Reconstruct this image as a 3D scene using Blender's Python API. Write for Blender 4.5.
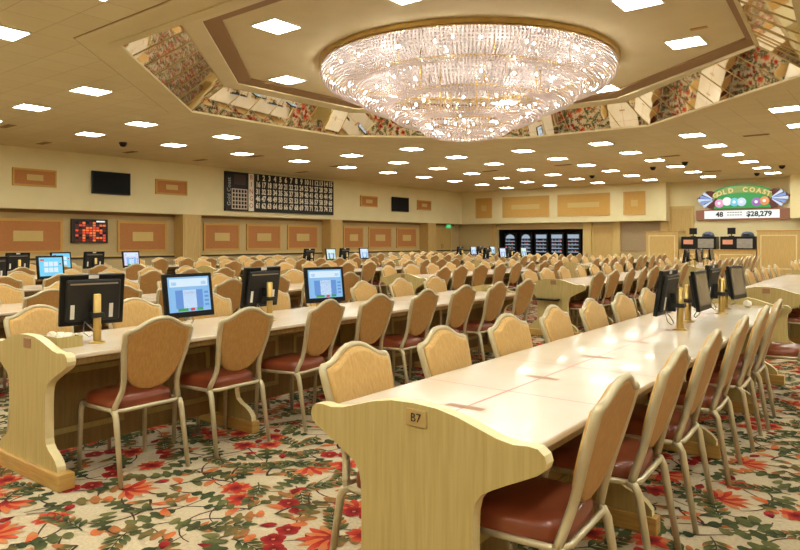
import bpy, bmesh, math, random
from mathutils import Vector, Matrix
from mathutils.geometry import tessellate_polygon
PI = math.pi
for o in list(bpy.data.objects):
    bpy.data.objects.remove(o, do_unlink=True)
sc = bpy.context.scene
COL = sc.collection
# ---------------------------------------------------------------- camera, world, exposure
TG = 0.6649            # heading of the room grid against the view
TT = 0.6507            # heading of the rows of tables
EYE = 1.39
cam = bpy.data.cameras.new('camera')
cam.sensor_width = 36.0
cam.lens = 659.1 * 36.0 / 800.0
cam.shift_y = -(275 - 240.4) / 800.0
cam.clip_start = 0.05
cam.clip_end = 200
camo = bpy.data.objects.new('camera', cam)
COL.objects.link(camo)
camo.location = (0, 0, EYE)
camo.rotation_euler = (PI / 2, 0, TG)
sc.camera = camo
w = bpy.data.worlds.new('world')
sc.world = w
w.use_nodes = True
w.node_tree.nodes['Background'].inputs[0].default_value = (0.9, 0.85, 0.75, 1)
w.node_tree.nodes['Background'].inputs[1].default_value = 0.3
sc.view_settings.view_transform = 'Standard'
sc.view_settings.look = 'None'
sc.view_settings.exposure = 0.1
sc.view_settings.gamma = 1.0
sc.view_settings.use_curve_mapping = False
LAMP = 34.0            # radiance of the ceiling light diffusers
BULB = 200.0           # radiance of the chandelier bulbs
CHAND_W = 60.0
try:
    sc.cycles.max_bounces = 10
    sc.cycles.diffuse_bounces = 6
    sc.cycles.glossy_bounces = 4
    sc.cycles.sample_clamp_indirect = 6
except Exception:
    pass

# ---------------------------------------------------------------- materials
def mat(name, col, rough=0.5, metal=0.0, emit=None, estr=0.0, coat=0.0, spec=0.5):
    m = bpy.data.materials.new(name)
    m.use_nodes = True
    b = m.node_tree.nodes['Principled BSDF']
    b.inputs['Base Color'].default_value = (*col, 1)
    b.inputs['Roughness'].default_value = rough
    b.inputs['Metallic'].default_value = metal
    b.inputs['Coat Weight'].default_value = coat
    b.inputs['Specular IOR Level'].default_value = spec
    if emit:
        b.inputs['Emission Color'].default_value = (*emit, 1)
        b.inputs['Emission Strength'].default_value = estr
    return m

def s2l(r, g, b):
    f = lambda c: (c / 255) / 12.92 if c / 255 <= 0.04045 else ((c / 255 + 0.055) / 1.055) ** 2.4
    return (f(r), f(g), f(b))

def noisy(m, c1, c2, scale=8, stretch=(1, 1, 1), detail=4, bump=0.0, coords='Object', lo=0.3, hi=0.7):
    nt = m.node_tree
    b = nt.nodes['Principled BSDF']
    tc = nt.nodes.new('ShaderNodeTexCoord')
    mp = nt.nodes.new('ShaderNodeMapping')
    mp.inputs['Scale'].default_value = stretch
    n = nt.nodes.new('ShaderNodeTexNoise')
    n.inputs['Scale'].default_value = scale
    n.inputs['Detail'].default_value = detail
    r = nt.nodes.new('ShaderNodeValToRGB')
    r.color_ramp.elements[0].color = (*c1, 1)
    r.color_ramp.elements[1].color = (*c2, 1)
    r.color_ramp.elements[0].position = lo
    r.color_ramp.elements[1].position = hi
    nt.links.new(tc.outputs[coords], mp.inputs['Vector'])
    nt.links.new(mp.outputs[0], n.inputs['Vector'])
    nt.links.new(n.outputs['Fac'], r.inputs[0])
    nt.links.new(r.outputs[0], b.inputs['Base Color'])
    if bump:
        bp = nt.nodes.new('ShaderNodeBump')
        bp.inputs['Strength'].default_value = bump
        bp.inputs['Distance'].default_value = 0.01
        nt.links.new(n.outputs['Fac'], bp.inputs['Height'])
        nt.links.new(bp.outputs[0], b.inputs['Normal'])
    return m

M = {}
def nm(name, c1, c2, rough=0.5, scale=8, stretch=(1, 1, 1), bump=0.0, coat=0.0, metal=0.0, detail=4, lo=0.3, hi=0.7):
    m = mat(name, s2l(*c1), rough, metal, coat=coat)
    noisy(m, s2l(*c1), s2l(*c2), scale, stretch, detail, bump, lo=lo, hi=hi)
    M[name] = m
    return m
nm('laminate_wood', (188, 170, 112), (173, 153, 93), 0.42, 5, (14, 14, 0.7))
nm('laminate_edge', (226, 212, 164), (218, 202, 150), 0.4, 10)
nm('plinth_wood', (196, 158, 90), (172, 132, 64), 0.4, 6, (1, 1, 12))
nm('under_wood', (150, 124, 74), (126, 100, 56), 0.45, 5, (8, 8, 1))  # olive wood, darkened to put the shade under the tables into its colour
nm('table_cream', (218, 206, 188), (210, 196, 174), 0.2, 3, (1, 1, 1), coat=0.1)
nm('back_tan', (208, 170, 104), (193, 152, 86), 0.6, 9, (10, 10, 1.5), 0.1)
nm('back_brown', (190, 146, 84), (172, 125, 64), 0.55, 9, (10, 10, 1.5), 0.1)
nm('seat_vinyl', (142, 72, 44), (122, 56, 32), 0.28, 6, coat=0.2)
nm('frame_paint', (198, 186, 152), (190, 176, 140), 0.32, 12, metal=0.25)
nm('wall_cream', (230, 219, 174), (225, 213, 166), 0.75, 1.5)
nm('wall_tan', (200, 180, 132), (184, 162, 112), 0.7, 30)
nm('wall_taupe', (168, 146, 112), (156, 134, 100), 0.7, 20)
nm('wood_gold', (202, 172, 108), (188, 156, 92), 0.4, 4, (10, 10, 0.7))
nm('fabric_rust', (188, 130, 76), (176, 116, 66), 0.85, 40, bump=0.1)
nm('fabric_gold', (208, 168, 92), (196, 150, 74), 0.8, 40)
nm('fabric_light', (210, 186, 122), (202, 174, 108), 0.8, 40)
nm('brass', (206, 176, 108), (190, 158, 88), 0.32, 6, metal=0.75)
nm('steel', (178, 176, 170), (150, 148, 142), 0.3, 6, (1, 1, 8), metal=0.7)
M['black'] = mat('black', s2l(12, 12, 12), 0.4, spec=0.3)
M['black_soft'] = mat('black_soft', s2l(24, 23, 23), 0.55)
M['screen_off'] = mat('screen_off', s2l(9, 8, 8), 0.5, spec=0.15)
M['screen_grey'] = mat('screen_grey', s2l(120, 108, 100), 0.2)
M['white'] = mat('white', s2l(225, 222, 214), 0.5)
M['paper'] = mat('paper', s2l(238, 232, 214), 0.7)
M['dark_line'] = mat('dark_line', s2l(52, 40, 26), 0.6)
M['brown_band'] = mat('brown_band', s2l(140, 108, 66), 0.7)
M['plaque'] = mat('plaque', s2l(176, 150, 92), 0.5)
M['pewter'] = mat('pewter', s2l(168, 158, 152), 0.6)
M['ink'] = mat('ink', s2l(40, 34, 24), 0.6)
M['seam_red'] = mat('seam_red', s2l(178, 92, 72), 0.5)
M['tape_tan'] = mat('tape_tan', s2l(156, 116, 82), 0.5)
M['mirror'] = mat('mirror', s2l(235, 225, 205), 0.03, 1.0)
M['vent'] = nm('vent', (168, 144, 102), (150, 126, 84), 0.6, 30)
M['diffuser'] = mat('diffuser', (0.9, 0.9, 0.9), 0.5, emit=(0.985, 1.0, 0.89), estr=LAMP)
M['led_red'] = mat('led_red', s2l(200, 60, 30), 0.5, emit=s2l(190, 62, 44), estr=.8)
M['led_orange'] = mat('led_orange', s2l(220, 120, 50), 0.5, emit=s2l(200, 96, 56), estr=.8)
M['led_dark'] = mat('led_dark', s2l(70, 20, 16), 0.5, emit=s2l(90, 18, 14), estr=0.5)
M['exit_green'] = mat('exit_green', s2l(30, 150, 90), 0.5, emit=s2l(60, 210, 130), estr=1.0)
def em(name, c, s=1.0):
    M[name] = mat(name, s2l(*[int(v * .25) for v in c]), 0.25, emit=s2l(*c), estr=s)
em('ui_blue', (130, 180, 225)); em('ui_pale', (205, 225, 240)); em('ui_mid', (95, 140, 205))
em('ui_green', (60, 150, 80)); em('ui_red', (200, 70, 70)); em('ui_lilac', (205, 205, 235)); em('ui_dark', (40, 60, 100))
em('ui_cyan', (110, 200, 235)); em('ui_mint', (200, 225, 205))
em('sign_green', (50, 150, 75)); em('sign_lime', (150, 168, 84), .8); em('sign_white', (240, 245, 240)); em('sign_blue', (130, 160, 215))
em('sign_pale', (205, 220, 240)); em('sign_gold', (225, 190, 110)); em('sign_maroon', (110, 50, 45), .6); em('sign_brown', (160, 100, 70), .7)
em('sign_pink', (235, 160, 200)); em('sign_cyan', (120, 200, 220)); em('sign_orange', (230, 150, 90)); em('sign_violet', (160, 110, 180))
em('lit_shelf', (175, 195, 215), .75); em('can_mixed', (120, 130, 150), .8)
M['sticker_orange'] = mat('sticker_orange', s2l(220, 150, 120), 0.5)
M['blue_cover'] = mat('blue_cover', s2l(70, 84, 110), 0.45)
# vinyl wall face with the ceiling's two-foot tile joints
def tile_mat():
    m = mat('ceiling_tile', s2l(206, 180, 130), 0.85)
    nt = m.node_tree
    b = nt.nodes['Principled BSDF']
    tc = nt.nodes.new('ShaderNodeTexCoord')
    mp = nt.nodes.new('ShaderNodeMapping')
    mp.inputs['Location'].default_value = (15.0 + .3186, -8.83 + .3186, 0)
    br = nt.nodes.new('ShaderNodeTexBrick')
    br.offset = 0.0
    br.inputs['Scale'].default_value = 1.0
    br.inputs['Brick Width'].default_value = 0.6372
    br.inputs['Row Height'].default_value = 0.6372
    br.inputs['Mortar Size'].default_value = 0.006
    br.inputs['Mortar Smooth'].default_value = 0.3
    br.inputs['Color1'].default_value = (*s2l(210, 197, 154), 1)
    br.inputs['Color2'].default_value = (*s2l(205, 191, 148), 1)
    br.inputs['Mortar'].default_value = (*s2l(180, 158, 110), 1)
    nt.links.new(tc.outputs['Object'], mp.inputs['Vector'])
    nt.links.new(mp.outputs[0], br.inputs['Vector'])
    nt.links.new(br.outputs['Color'], b.inputs['Base Color'])
    return m
M['ceiling_tile'] = tile_mat()
nm('ceiling_plain', (210, 196, 152), (205, 190, 146), 0.85, 2)
# crystal: bright, glossy and letting the bulbs' light through
def crystal_mat():
    m = bpy.data.materials.new('crystal')
    m.use_nodes = True
    nt = m.node_tree
    nt.nodes.clear()
    o = nt.nodes.new('ShaderNodeOutputMaterial')
    t = nt.nodes.new('ShaderNodeBsdfTranslucent'); t.inputs[0].default_value = (0.90, 0.81, 0.77, 1)
    g = nt.nodes.new('ShaderNodeBsdfGlossy'); g.inputs[0].default_value = (.95, 0.92, 0.9, 1); g.inputs['Roughness'].default_value = 0.08
    d = nt.nodes.new('ShaderNodeBsdfDiffuse'); d.inputs[0].default_value = (0.82, 0.75, 0.71, 1)
    a = nt.nodes.new('ShaderNodeMixShader'); a.inputs[0].default_value = 0.45
    c = nt.nodes.new('ShaderNodeMixShader'); c.inputs[0].default_value = 0.38
    nt.links.new(d.outputs[0], a.inputs[1]); nt.links.new(t.outputs[0], a.inputs[2])
    nt.links.new(a.outputs[0], c.inputs[1]); nt.links.new(g.outputs[0], c.inputs[2])
    nt.links.new(c.outputs[0], o.inputs[0])
    return m
M['crystal'] = crystal_mat()
M['bulb'] = mat('bulb', (1, 1, 1), 0.4, emit=(1.0, 0.94, 0.87), estr=BULB)

# ---------------------------------------------------------------- mesh builder
class MB:
    def __init__(s):
        s.v = []; s.f = []; s.m = []; s.mats = []; s.sm = []; s.T = Matrix.Identity(4)
    def mi(s, name):
        if name not in s.mats: s.mats.append(name)
        return s.mats.index(name)
    def add(s, vs, fs, m, smooth=False):
        n = len(s.v); k = s.mi(m)
        s.v += [s.T @ Vector(p) for p in vs]
        for f in fs:
            s.f.append(tuple(n + i for i in f)); s.m.append(k); s.sm.append(smooth)
    def box(s, x0, x1, y0, y1, z0, z1, m):
        vs = [(x0, y0, z0), (x1, y0, z0), (x1, y1, z0), (x0, y1, z0), (x0, y0, z1), (x1, y0, z1), (x1, y1, z1), (x0, y1, z1)]
        s.add(vs, [(0, 3, 2, 1), (4, 5, 6, 7), (0, 1, 5, 4), (1, 2, 6, 5), (2, 3, 7, 6), (3, 0, 4, 7)], m)
    def rbox(s, x0, x1, y0, y1, z0, z1, m, b=0.006):
        bm = bmesh.new()
        bmesh.ops.create_cube(bm, size=1)
        for v in bm.verts:
            v.co = Vector((x0 + (v.co.x + .5) * (x1 - x0), y0 + (v.co.y + .5) * (y1 - y0), z0 + (v.co.z + .5) * (z1 - z0)))
        bmesh.ops.bevel(bm, geom=bm.edges[:], offset=b, segments=2, affect='EDGES', profile=0.5)
        bm.verts.index_update()
        s.add([v.co.copy() for v in bm.verts], [tuple(v.index for v in f.verts) for f in bm.faces], m)
        bm.free()
    def tube(s, pts, r, m, n=8, flat=1.0, caps=True):
        pts = [Vector(p) for p in pts]
        vs = []; ref = Vector((0.13, 0.21, 1)).normalized()
        prev = None
        for i, p in enumerate(pts):
            d = (pts[min(i + 1, len(pts) - 1)] - pts[max(i - 1, 0)]).normalized()
            if prev is None:
                a = d.cross(ref)
                if a.length < 1e-3: a = d.cross(Vector((1, 0, 0)))
                a.normalize()
            else:
                a = (prev - d * prev.dot(d)).normalized()
            prev = a
            b = d.cross(a)
            rr = r[i] if isinstance(r, (list, tuple)) else r
            for k in range(n):
                t = 2 * PI * k / n
                vs.append(p + a * math.cos(t) * rr + b * math.sin(t) * rr * flat)
        fs = []
        for i in range(len(pts) - 1):
            for k in range(n):
                k2 = (k + 1) % n
                fs.append((i * n + k, i * n + k2, (i + 1) * n + k2, (i + 1) * n + k))
        if caps:
            fs.append(tuple(range(n))[::-1]); fs.append(tuple((len(pts) - 1) * n + k for k in range(n)))
        s.add(vs, fs, m, True)
    def lathe(s, prof, m, n=24, c=(0, 0, 0), smooth=True):
        vs = []; fs = []
        for r, z in prof:
            for k in range(n):
                t = 2 * PI * k / n
                vs.append((c[0] + r * math.cos(t), c[1] + r * math.sin(t), c[2] + z))
        for i in range(len(prof) - 1):
            for k in range(n):
                k2 = (k + 1) % n
                fs.append((i * n + k, i * n + k2, (i + 1) * n + k2, (i + 1) * n + k))
        s.add(vs, fs, m, smooth)
    def prism(s, outline, y0, y1, m, me=None, m2=None):
        """outline in (x, z), extruded from y0 (front, material m) to y1 (m2)."""
        n = len(outline)
        tri = tessellate_polygon([[Vector((x, z, 0)) for x, z in outline]])
        s.add([(x, y0, z) for x, z in outline], [tuple(t) for t in tri], m)
        s.add([(x, y1, z) for x, z in outline], [tuple(t) for t in tri], m2 or m)
        vs = [(x, y0, z) for x, z in outline] + [(x, y1, z) for x, z in outline]
        s.add(vs, [(i, (i + 1) % n, n + (i + 1) % n, n + i) for i in range(n)], me or m)
    def quad(s, a, b, c, d, m):
        s.add([a, b, c, d], [(0, 1, 2, 3)], m)
    def mesh(s, name):
        me = bpy.data.meshes.new(name)
        me.from_pydata([tuple(v) for v in s.v], [], s.f)
        for k in s.mats: me.materials.append(M[k])
        me.polygons.foreach_set('material_index', s.m)
        me.polygons.foreach_set('use_smooth', s.sm)
        bm = bmesh.new(); bm.from_mesh(me)
        bmesh.ops.recalc_face_normals(bm, faces=bm.faces)
        bm.to_mesh(me); bm.free()
        me.update()
        return me
    def build(s, name, parent=None):
        o = bpy.data.objects.new(name, s.mesh(name))
        COL.objects.link(o)
        if parent: o.parent = parent
        return o

def text_into(mb, txt, size, m, T, align='CENTER', depth=0.002, spacing=1.0, bold=0.0):
    """letters as real thin solids; T maps the text's xy plane into the builder's space"""
    c = bpy.data.curves.new('t', 'FONT'); c.body = txt; c.size = size; c.align_x = align; c.align_y = 'CENTER'
    c.extrude = depth; c.offset = bold; c.resolution_u = 2; c.space_character = spacing
    o = bpy.data.objects.new('t', c); COL.objects.link(o)
    bpy.context.view_layer.update()
    me = bpy.data.meshes.new_from_object(o.evaluated_get(bpy.context.evaluated_depsgraph_get()))
    mb.add([T @ v.co for v in me.vertices], [tuple(p.vertices) for p in me.polygons], m)
    bpy.data.objects.remove(o); bpy.data.curves.remove(c); bpy.data.meshes.remove(me)

def tag(o, label=None, cat=None, group=None, kind=None):
    if label: o['label'] = label
    if cat: o['category'] = cat
    if group: o['group'] = group
    if kind: o['kind'] = kind
    return o
def empty(name, loc=(0, 0, 0), rz=0.0):
    o = bpy.data.objects.new(name, None); COL.objects.link(o)
    o.empty_display_size = 0.1
    o.location = loc; o.rotation_euler = (0, 0, rz)
    return o
def copy_tree(o, parent=None):
    c = o.copy(); COL.objects.link(c); c.parent = parent
    for ch in KIDS.get(o.name, []): 
        d = copy_tree(ch, c)
    KIDS[c.name] = []
    return c
KIDS = {}
def kids(o):
    KIDS[o.name] = [c for c in bpy.data.objects if c.parent == o]
    for c in KIDS[o.name]: kids(c)
def struct(mb, name, parent=None):
    return tag(mb.build(name, parent), kind='structure')
D = TG - TT
def tw(u, v, z=0.0):
    """table coordinates (u along the rows, v across) to the room's"""
    return (v * math.cos(D) - u * math.sin(D), v * math.sin(D) + u * math.cos(D), z)
def screen_xy(p):
    X = math.cos(TG) * p[0] + math.sin(TG) * p[1]
    Z = -math.sin(TG) * p[0] + math.cos(TG) * p[1]
    if Z < 0.3: return None
    return 400 + 659.1 * X / Z, 240.4 - 659.1 * (p[2] - EYE) / Z, Z

CZ = 4.26          # main ceiling
BZ = 2.37          # underside of the bulkheads
XL = -21.6         # face of the left bulkhead
YB = 33.6          # face of the back bulkhead
XR, YF = 7.0, -6.0 # walls right of and behind the viewer
OCT = [(-9.22, 4.91), (-12.8, 8.6), (-12.6, 13.2), (-8.7, 16.75), (-5.2, 16.85), (-1.3, 13.2), (-1.0, 8.8), (-4.55, 4.91)]
OCC = Vector((-6.9, 10.95))
def inset(poly, d):
    out = []; n = len(poly)
    for i in range(n):
        p0, p1, p2 = [Vector(poly[j % n]) for j in (i - 1, i, i + 1)]
        e1 = (p1 - p0).normalized(); e2 = (p2 - p1).normalized()
        n1 = Vector((-e1.y, e1.x)); n2 = Vector((-e2.y, e2.x))
        if n1.dot(OCC - p1) < 0: n1 = -n1
        if n2.dot(OCC - p1) < 0: n2 = -n2
        b = (n1 + n2).normalized()
        out.append(tuple(p1 + b * (d / b.dot(n1))))
    return out

# ================================================================ THE ROOM
random.seed(7)
# ---- floor with the floral carpet woven into it
def carpet():
    rnd = random.Random(11)
    def pm(name, c1, c2, c3, var=0.35):
        m = mat(name, s2l(*c1), 0.95, spec=0.1)
        nt = m.node_tree; b = nt.nodes['Principled BSDF']
        uv = nt.nodes.new('ShaderNodeUVMap'); sp = nt.nodes.new('ShaderNodeSeparateXYZ')
        tc = nt.nodes.new('ShaderNodeTexCoord'); n = nt.nodes.new('ShaderNodeTexNoise'); n.inputs['Scale'].default_value = 22
        n.inputs['Detail'].default_value = 3
        ma = nt.nodes.new('ShaderNodeMath'); ma.operation = 'MULTIPLY_ADD'; ma.inputs[1].default_value = var * 2; 
        mb_ = nt.nodes.new('ShaderNodeMath'); mb_.operation = 'SUBTRACT'; mb_.inputs[1].default_value = var
        r = nt.nodes.new('ShaderNodeValToRGB')
        r.color_ramp.elements[0].color = (*s2l(*c1), 1); r.color_ramp.elements[1].color = (*s2l(*c3), 1)
        e = r.color_ramp.elements.new(0.5); e.color = (*s2l(*c2), 1)
        nt.links.new(uv.outputs[0], sp.inputs[0]); nt.links.new(tc.outputs['Object'], n.inputs['Vector'])
        nt.links.new(n.outputs['Fac'], ma.inputs[0]); nt.links.new(sp.outputs[0], ma.inputs[2])
        nt.links.new(ma.outputs[0], mb_.inputs[0]); nt.links.new(mb_.outputs[0], r.inputs[0])
        nt.links.new(r.outputs[0], b.inputs['Base Color'])
        M[name] = m
    pm('weave_red', (110, 28, 28), (164, 46, 36), (190, 84, 54))
    pm('weave_dark_red', (80, 22, 26), (132, 32, 32), (156, 52, 44))
    pm('weave_orange', (176, 74, 42), (192, 104, 60), (176, 128, 84))
    pm('weave_green', (46, 54, 36), (72, 78, 48), (108, 106, 64))
    pm('weave_leaf_mix', (62, 68, 42), (110, 96, 56), (196, 104, 60), 0.55)
    pm('weave_stem', (66, 46, 44), (78, 58, 46), (92, 74, 50))
    base = nm('carpet_base', (197, 181, 150), (178, 161, 131), 0.95, 60, bump=0.25)
    TILE = 2.6
    V = []; F = []; MI = []; UV = []
    names = ['weave_stem', 'weave_green', 'weave_leaf_mix', 'weave_red', 'weave_dark_red', 'weave_orange']
    def poly(pts, us, mi, z):
        n = len(V)
        V.extend((x, y, z) for x, y in pts)
        F.append(tuple(range(n, n + len(pts)))); MI.append(mi); UV.append(us)
    def petal(cx, cy, a, L, W, mi, z, u0=0, u1=1, k=8, bend=0.0):
        pts = []; us = []
        prof = [(0, .12), (.2, .55), (.45, 1), (.7, .95), (.88, .55), (1, 0)]
        side = [(t, w_ * W / 2) for t, w_ in prof] + [(t, -w_ * W / 2) for t, w_ in reversed(prof[:-1])]
        for t, w_ in side:
            aa = a + bend * t
            pts.append((cx + math.cos(aa) * t * L - math.sin(aa) * w_, cy + math.sin(aa) * t * L + math.cos(aa) * w_))
            us.append((u0 + (u1 - u0) * t, 0))
        poly(pts, us, mi, z)
    def oak(cx, cy, a, L, W, mi, z, bend=0.0):
        pts = []; us = []; n = 4
        prof = [(0, .06)]
        for i in range(n):
            t = (i + .2) / n
            env = math.sin(PI * min(1, (t * .8 + .14))) 
            prof += [(t, .16 * env + .04), (t + .05, .80 * env), (t + .11, 1.05 * env), (t + .17, .9 * env), (t + .2, .3 * env)]
        prof += [(1.0, .10)]
        side = [(t, w_ * W / 2) for t, w_ in prof] + [(t, -w_ * W / 2) for t, w_ in reversed(prof)]
        for t, w_ in side:
            aa = a + bend * t
            pts.append((cx + math.cos(aa) * t * L - math.sin(aa) * w_, cy + math.sin(aa) * t * L + math.cos(aa) * w_))
            us.append((t, 0))
        poly(pts, us, mi, z)
    def stem(p0, a, L, curl, w_, z, mi=0):
        pts = []; x, y = p0; n = 12; left = []; right = []
        for i in range(n + 1):
            t = i / n; ww = w_ * (1 - .6 * t)
            left.append((x - math.sin(a) * ww / 2, y + math.cos(a) * ww / 2)); right.append((x + math.sin(a) * ww / 2, y - math.cos(a) * ww / 2))
            x += math.cos(a) * L / n; y += math.sin(a) * L / n; a += curl / n
        for i in range(n):
            poly([left[i], left[i + 1], right[i + 1], right[i]], [(.3, 0)] * 4, mi, z)
        return (x, y, a)
    # seeds kept apart on the wrapped tile
    pts = []
    tries = 0
    while len(pts) < 235 and tries < 30000:
        tries += 1
        p = (rnd.random() * TILE, rnd.random() * TILE)
        if all(min(abs(p[0] - q[0]), TILE - abs(p[0] - q[0])) ** 2 + min(abs(p[1] - q[1]), TILE - abs(p[1] - q[1])) ** 2 > .122 ** 2 for q in pts):
            pts.append(p)
    zi = 0
    for i, (x, y) in enumerate(pts):
        zi += 1
        zz = 0.0008 + zi * 0.0000113
        a = rnd.random() * 2 * PI
        k = (0, 1, 4, 7, 6, 2, 3, 9, 4, 1, 7, 10, 8, 6, 7, 9, 4, 1, 6)[i % 19]
        if k in (0, 5):       # fan-shaped flower
            n = 8
            for j in range(n):
                da = (j - (n - 1) / 2) * .30
                petal(x - math.cos(a) * .09, y - math.sin(a) * .09, a + da, .18 * (1 - .12 * abs(da)) * rnd.uniform(.88, 1.08), .046, 3 if j % 2 else 5, zz + .0012 + (.00002 if k in (0, 5) else .000017) * j, bend=.25 * da)
            petal(x - math.cos(a) * .12, y - math.sin(a) * .12, a, .09, .05, 4, zz + .0016)
            stem((x - math.cos(a) * .1, y - math.sin(a) * .1), a + PI, .30, rnd.uniform(-1.6, 1.6), .013, zz - .0004)
        elif k in (2, 8):         # ragged round blossom
            n = 12
            for j in range(n):
                petal(x, y, a + j * 2 * PI / n, .092 * rnd.uniform(.75, 1.15), .044, 3 if j % 3 else 5, zz + .0012 + (.00002 if k in (0, 5) else .000017) * j)
            for j in range(6):
                petal(x, y, a + .4 + j * PI / 3, .05, .035, 4, zz + .0017 + .000013 * j)
            stem((x, y), a, .36, rnd.uniform(-2, 2), .012, zz - .0004)
        elif k == 3:              # pair of small dark blossoms
            for dx in (-.055, .06):
                for j in range(5):
                    petal(x + dx * math.cos(a), y + dx * math.sin(a), a + j * 2 * PI / 5, .065, .06, 4, zz + .0012 + .000011 * j + (.00006 if dx > 0 else 0))
                petal(x + dx * math.cos(a) - .01, y + dx * math.sin(a), 0, .02, .02, 5, zz + .0015)
        elif k in (1, 6, 9):      # lobed leaf
            L = rnd.uniform(.22, .31)
            oak(x - math.cos(a) * L / 2, y - math.sin(a) * L / 2, a, L, .125, 2 if k == 6 else 1, zz + .0006, rnd.uniform(-.6, .6))
            stem((x - math.cos(a) * L / 2, y - math.sin(a) * L / 2), a + PI, .16, rnd.uniform(-1, 1), .012, zz - .0004)
        elif k in (4, 10):        # feathered spray
            L = .26; bend = rnd.uniform(-.8, .8)
            sx, sy = x - math.cos(a) * L / 2, y - math.sin(a) * L / 2
            stem((sx, sy), a, L, bend, .009, zz - .0003, 1)
            aa = a; px, py = sx, sy
            for j in range(6):
                px += math.cos(aa) * L / 6; py += math.sin(aa) * L / 6; aa += bend / 6
                for sg in (-1, 1):
                    petal(px, py, aa + sg * .75, .095 * (1 - .08 * j), .032, 1 if (j + i) % 3 else 2, zz + .0008 + .00001 * (2 * j + (sg > 0)))
            petal(px, py, aa, .08, .035, 1, zz + .00093)
        else:                     # curling vine with leaves
            e = stem((x, y), a, .62, rnd.choice((-1, 1)) * rnd.uniform(2.0, 3.6), .015, zz - .0005)
            for j, sg in enumerate((-1, 1, -1)):
                petal(x + math.cos(a) * .06 * j, y + math.sin(a) * .06 * j, a + sg * 1.0, .12, .05, (2, 5, 1)[j], zz + .0008 + .000019 * j, bend=.5 * sg)
            petal(e[0], e[1], e[2], .09, .05, 4, zz + .0012)
    nv = len(V)
    import numpy as np
    Va = np.array(V, dtype=np.float32)
    loops = np.concatenate([np.array(f) for f in F]).astype(np.int32)
    sizes = np.array([len(f) for f in F], dtype=np.int32)
    uvs = np.concatenate([np.array(u, dtype=np.float32) for u in UV])
    mi = np.array(MI, dtype=np.int32) + 1
    tiles = []
    for ix in range(-9, 2):
        for iy in range(-1, 14):
            cx, cy = (ix + .5) * TILE, (iy + .5) * TILE
            if XL - .6 < ix * TILE + 2 and (iy + 1) * TILE < YB + .7 + TILE:
                s_ = screen_xy((cx, cy, 0))
                if s_ is None or (s_[2] < 3.5) or (-260 * 8 / s_[2] - 60 < s_[0] < 860 + 260 * 8 / s_[2]): tiles.append((ix * TILE, iy * TILE))
    allv = [Va + np.array([tx, ty, 0], dtype=np.float32) for tx, ty in tiles]
    bx0, bx1, by0, by1 = XL - .6, XR, YF, YB + .6
    # plain ground plane first
    ground = np.array([(bx0, by0, 0), (bx1, by0, 0), (bx1, by1, 0), (bx0, by1, 0)], dtype=np.float32)
    allv = np.concatenate([ground] + allv)
    # keep motifs inside the room
    allv[:, 0] = np.clip(allv[:, 0], bx0, bx1); allv[:, 1] = np.clip(allv[:, 1], by0, by1)
    nt_ = len(tiles)
    L = np.concatenate([np.array([0, 1, 2, 3], dtype=np.int32)] + [loops + 4 + nv * t for t in range(nt_)])
    S = np.concatenate([np.array([4], dtype=np.int32)] + [sizes] * nt_)
    ST = np.concatenate([[0], np.cumsum(S)[:-1]]).astype(np.int32)
    MIa = np.concatenate([np.array([0], dtype=np.int32)] + [mi] * nt_)
    U = np.concatenate([np.zeros((4, 2), dtype=np.float32)] + [uvs] * nt_)
    me = bpy.data.meshes.new('floor')
    me.vertices.add(len(allv)); me.vertices.foreach_set('co', allv.ravel())
    me.loops.add(len(L)); me.loops.foreach_set('vertex_index', L)
    me.polygons.add(len(S)); me.polygons.foreach_set('loop_start', ST); me.polygons.foreach_set('loop_total', S)
    me.materials.append(base)
    for n_ in names: me.materials.append(M[n_])
    me.polygons.foreach_set('material_index', MIa)
    ul = me.uv_layers.new(name='UVMap'); ul.data.foreach_set('uv', U.ravel())
    me.update(calc_edges=True); me.validate()
    o = bpy.data.objects.new('floor', me); COL.objects.link(o)
    tag(o, 'floral carpet of red blossoms, green leaves and brown vines on cream', kind='structure')
carpet()

# ---- walls
def frame_T(face):
    """local x to the right along the wall as seen from the room, local z up, local -y out of the wall into the room"""
    return face
b = MB(); b.box(XL - .8, XL - .6, YF, YB + .8, 0, BZ + .02, 'wall_tan'); b.box(XL - .8, XL - .6, YF, YB + .8, BZ + .02, CZ, 'wall_cream')
b.box(XL - .6, XL, YF, YB, BZ, CZ, 'wall_cream')
struct(b, 'wall_left')
b = MB()
b.box(XL - .8, -4.4, YB + .6, YB + .8, 0, 2.02, 'wall_tan') if False else None
# back wall with the opening for the drinks machines
for x0, x1, z0, z1, m in ((XL - .6, -19.5, 0, BZ, 'wall_tan'), (-19.5, -14.2, 2.02, BZ, 'wall_tan'), (-14.2, -9.7, 0, BZ, 'wall_tan'),
                          (XL - .6, -9.7, BZ, CZ, 'wall_cream'), (-9.7, XR, 0, CZ, 'wall_cream')):
    b.box(x0, x1, YB + .6, YB + .8, z0, z1, m)
b.box(XL, -9.7, YB, YB + .6, BZ, CZ, 'wall_cream')
b.box(-4.36, XR, YB - .4, YB + .6, BZ, CZ, 'wall_cream')
struct(b, 'wall_back')
b = MB()
b.box(-19.7, -14.0, YB + 1.9, YB + 2.0, 0, 2.3, 'black_soft'); b.box(-19.7, -19.5, YB + .8, YB + 1.9, 0, 2.3, 'black_soft')
b.box(-14.2, -14.0, YB + .8, YB + 1.9, 0, 2.3, 'black_soft'); b.box(-19.7, -14.0, YB + .8, YB + 1.9, 2.2, 2.3, 'black_soft')
b.box(-19.5, -14.2, YB + .8, YB + 1.9, -.02, 0.0, 'black_soft')
struct(b, 'wall_recess')
b = MB(); b.box(XR, XR + .2, YF, YB + .8, 0, CZ, 'wall_cream'); struct(b, 'wall_right')
b = MB(); b.box(XL - .8, XR + .2, YF - .2, YF, 0, CZ, 'wall_cream'); struct(b, 'wall_front')

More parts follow.
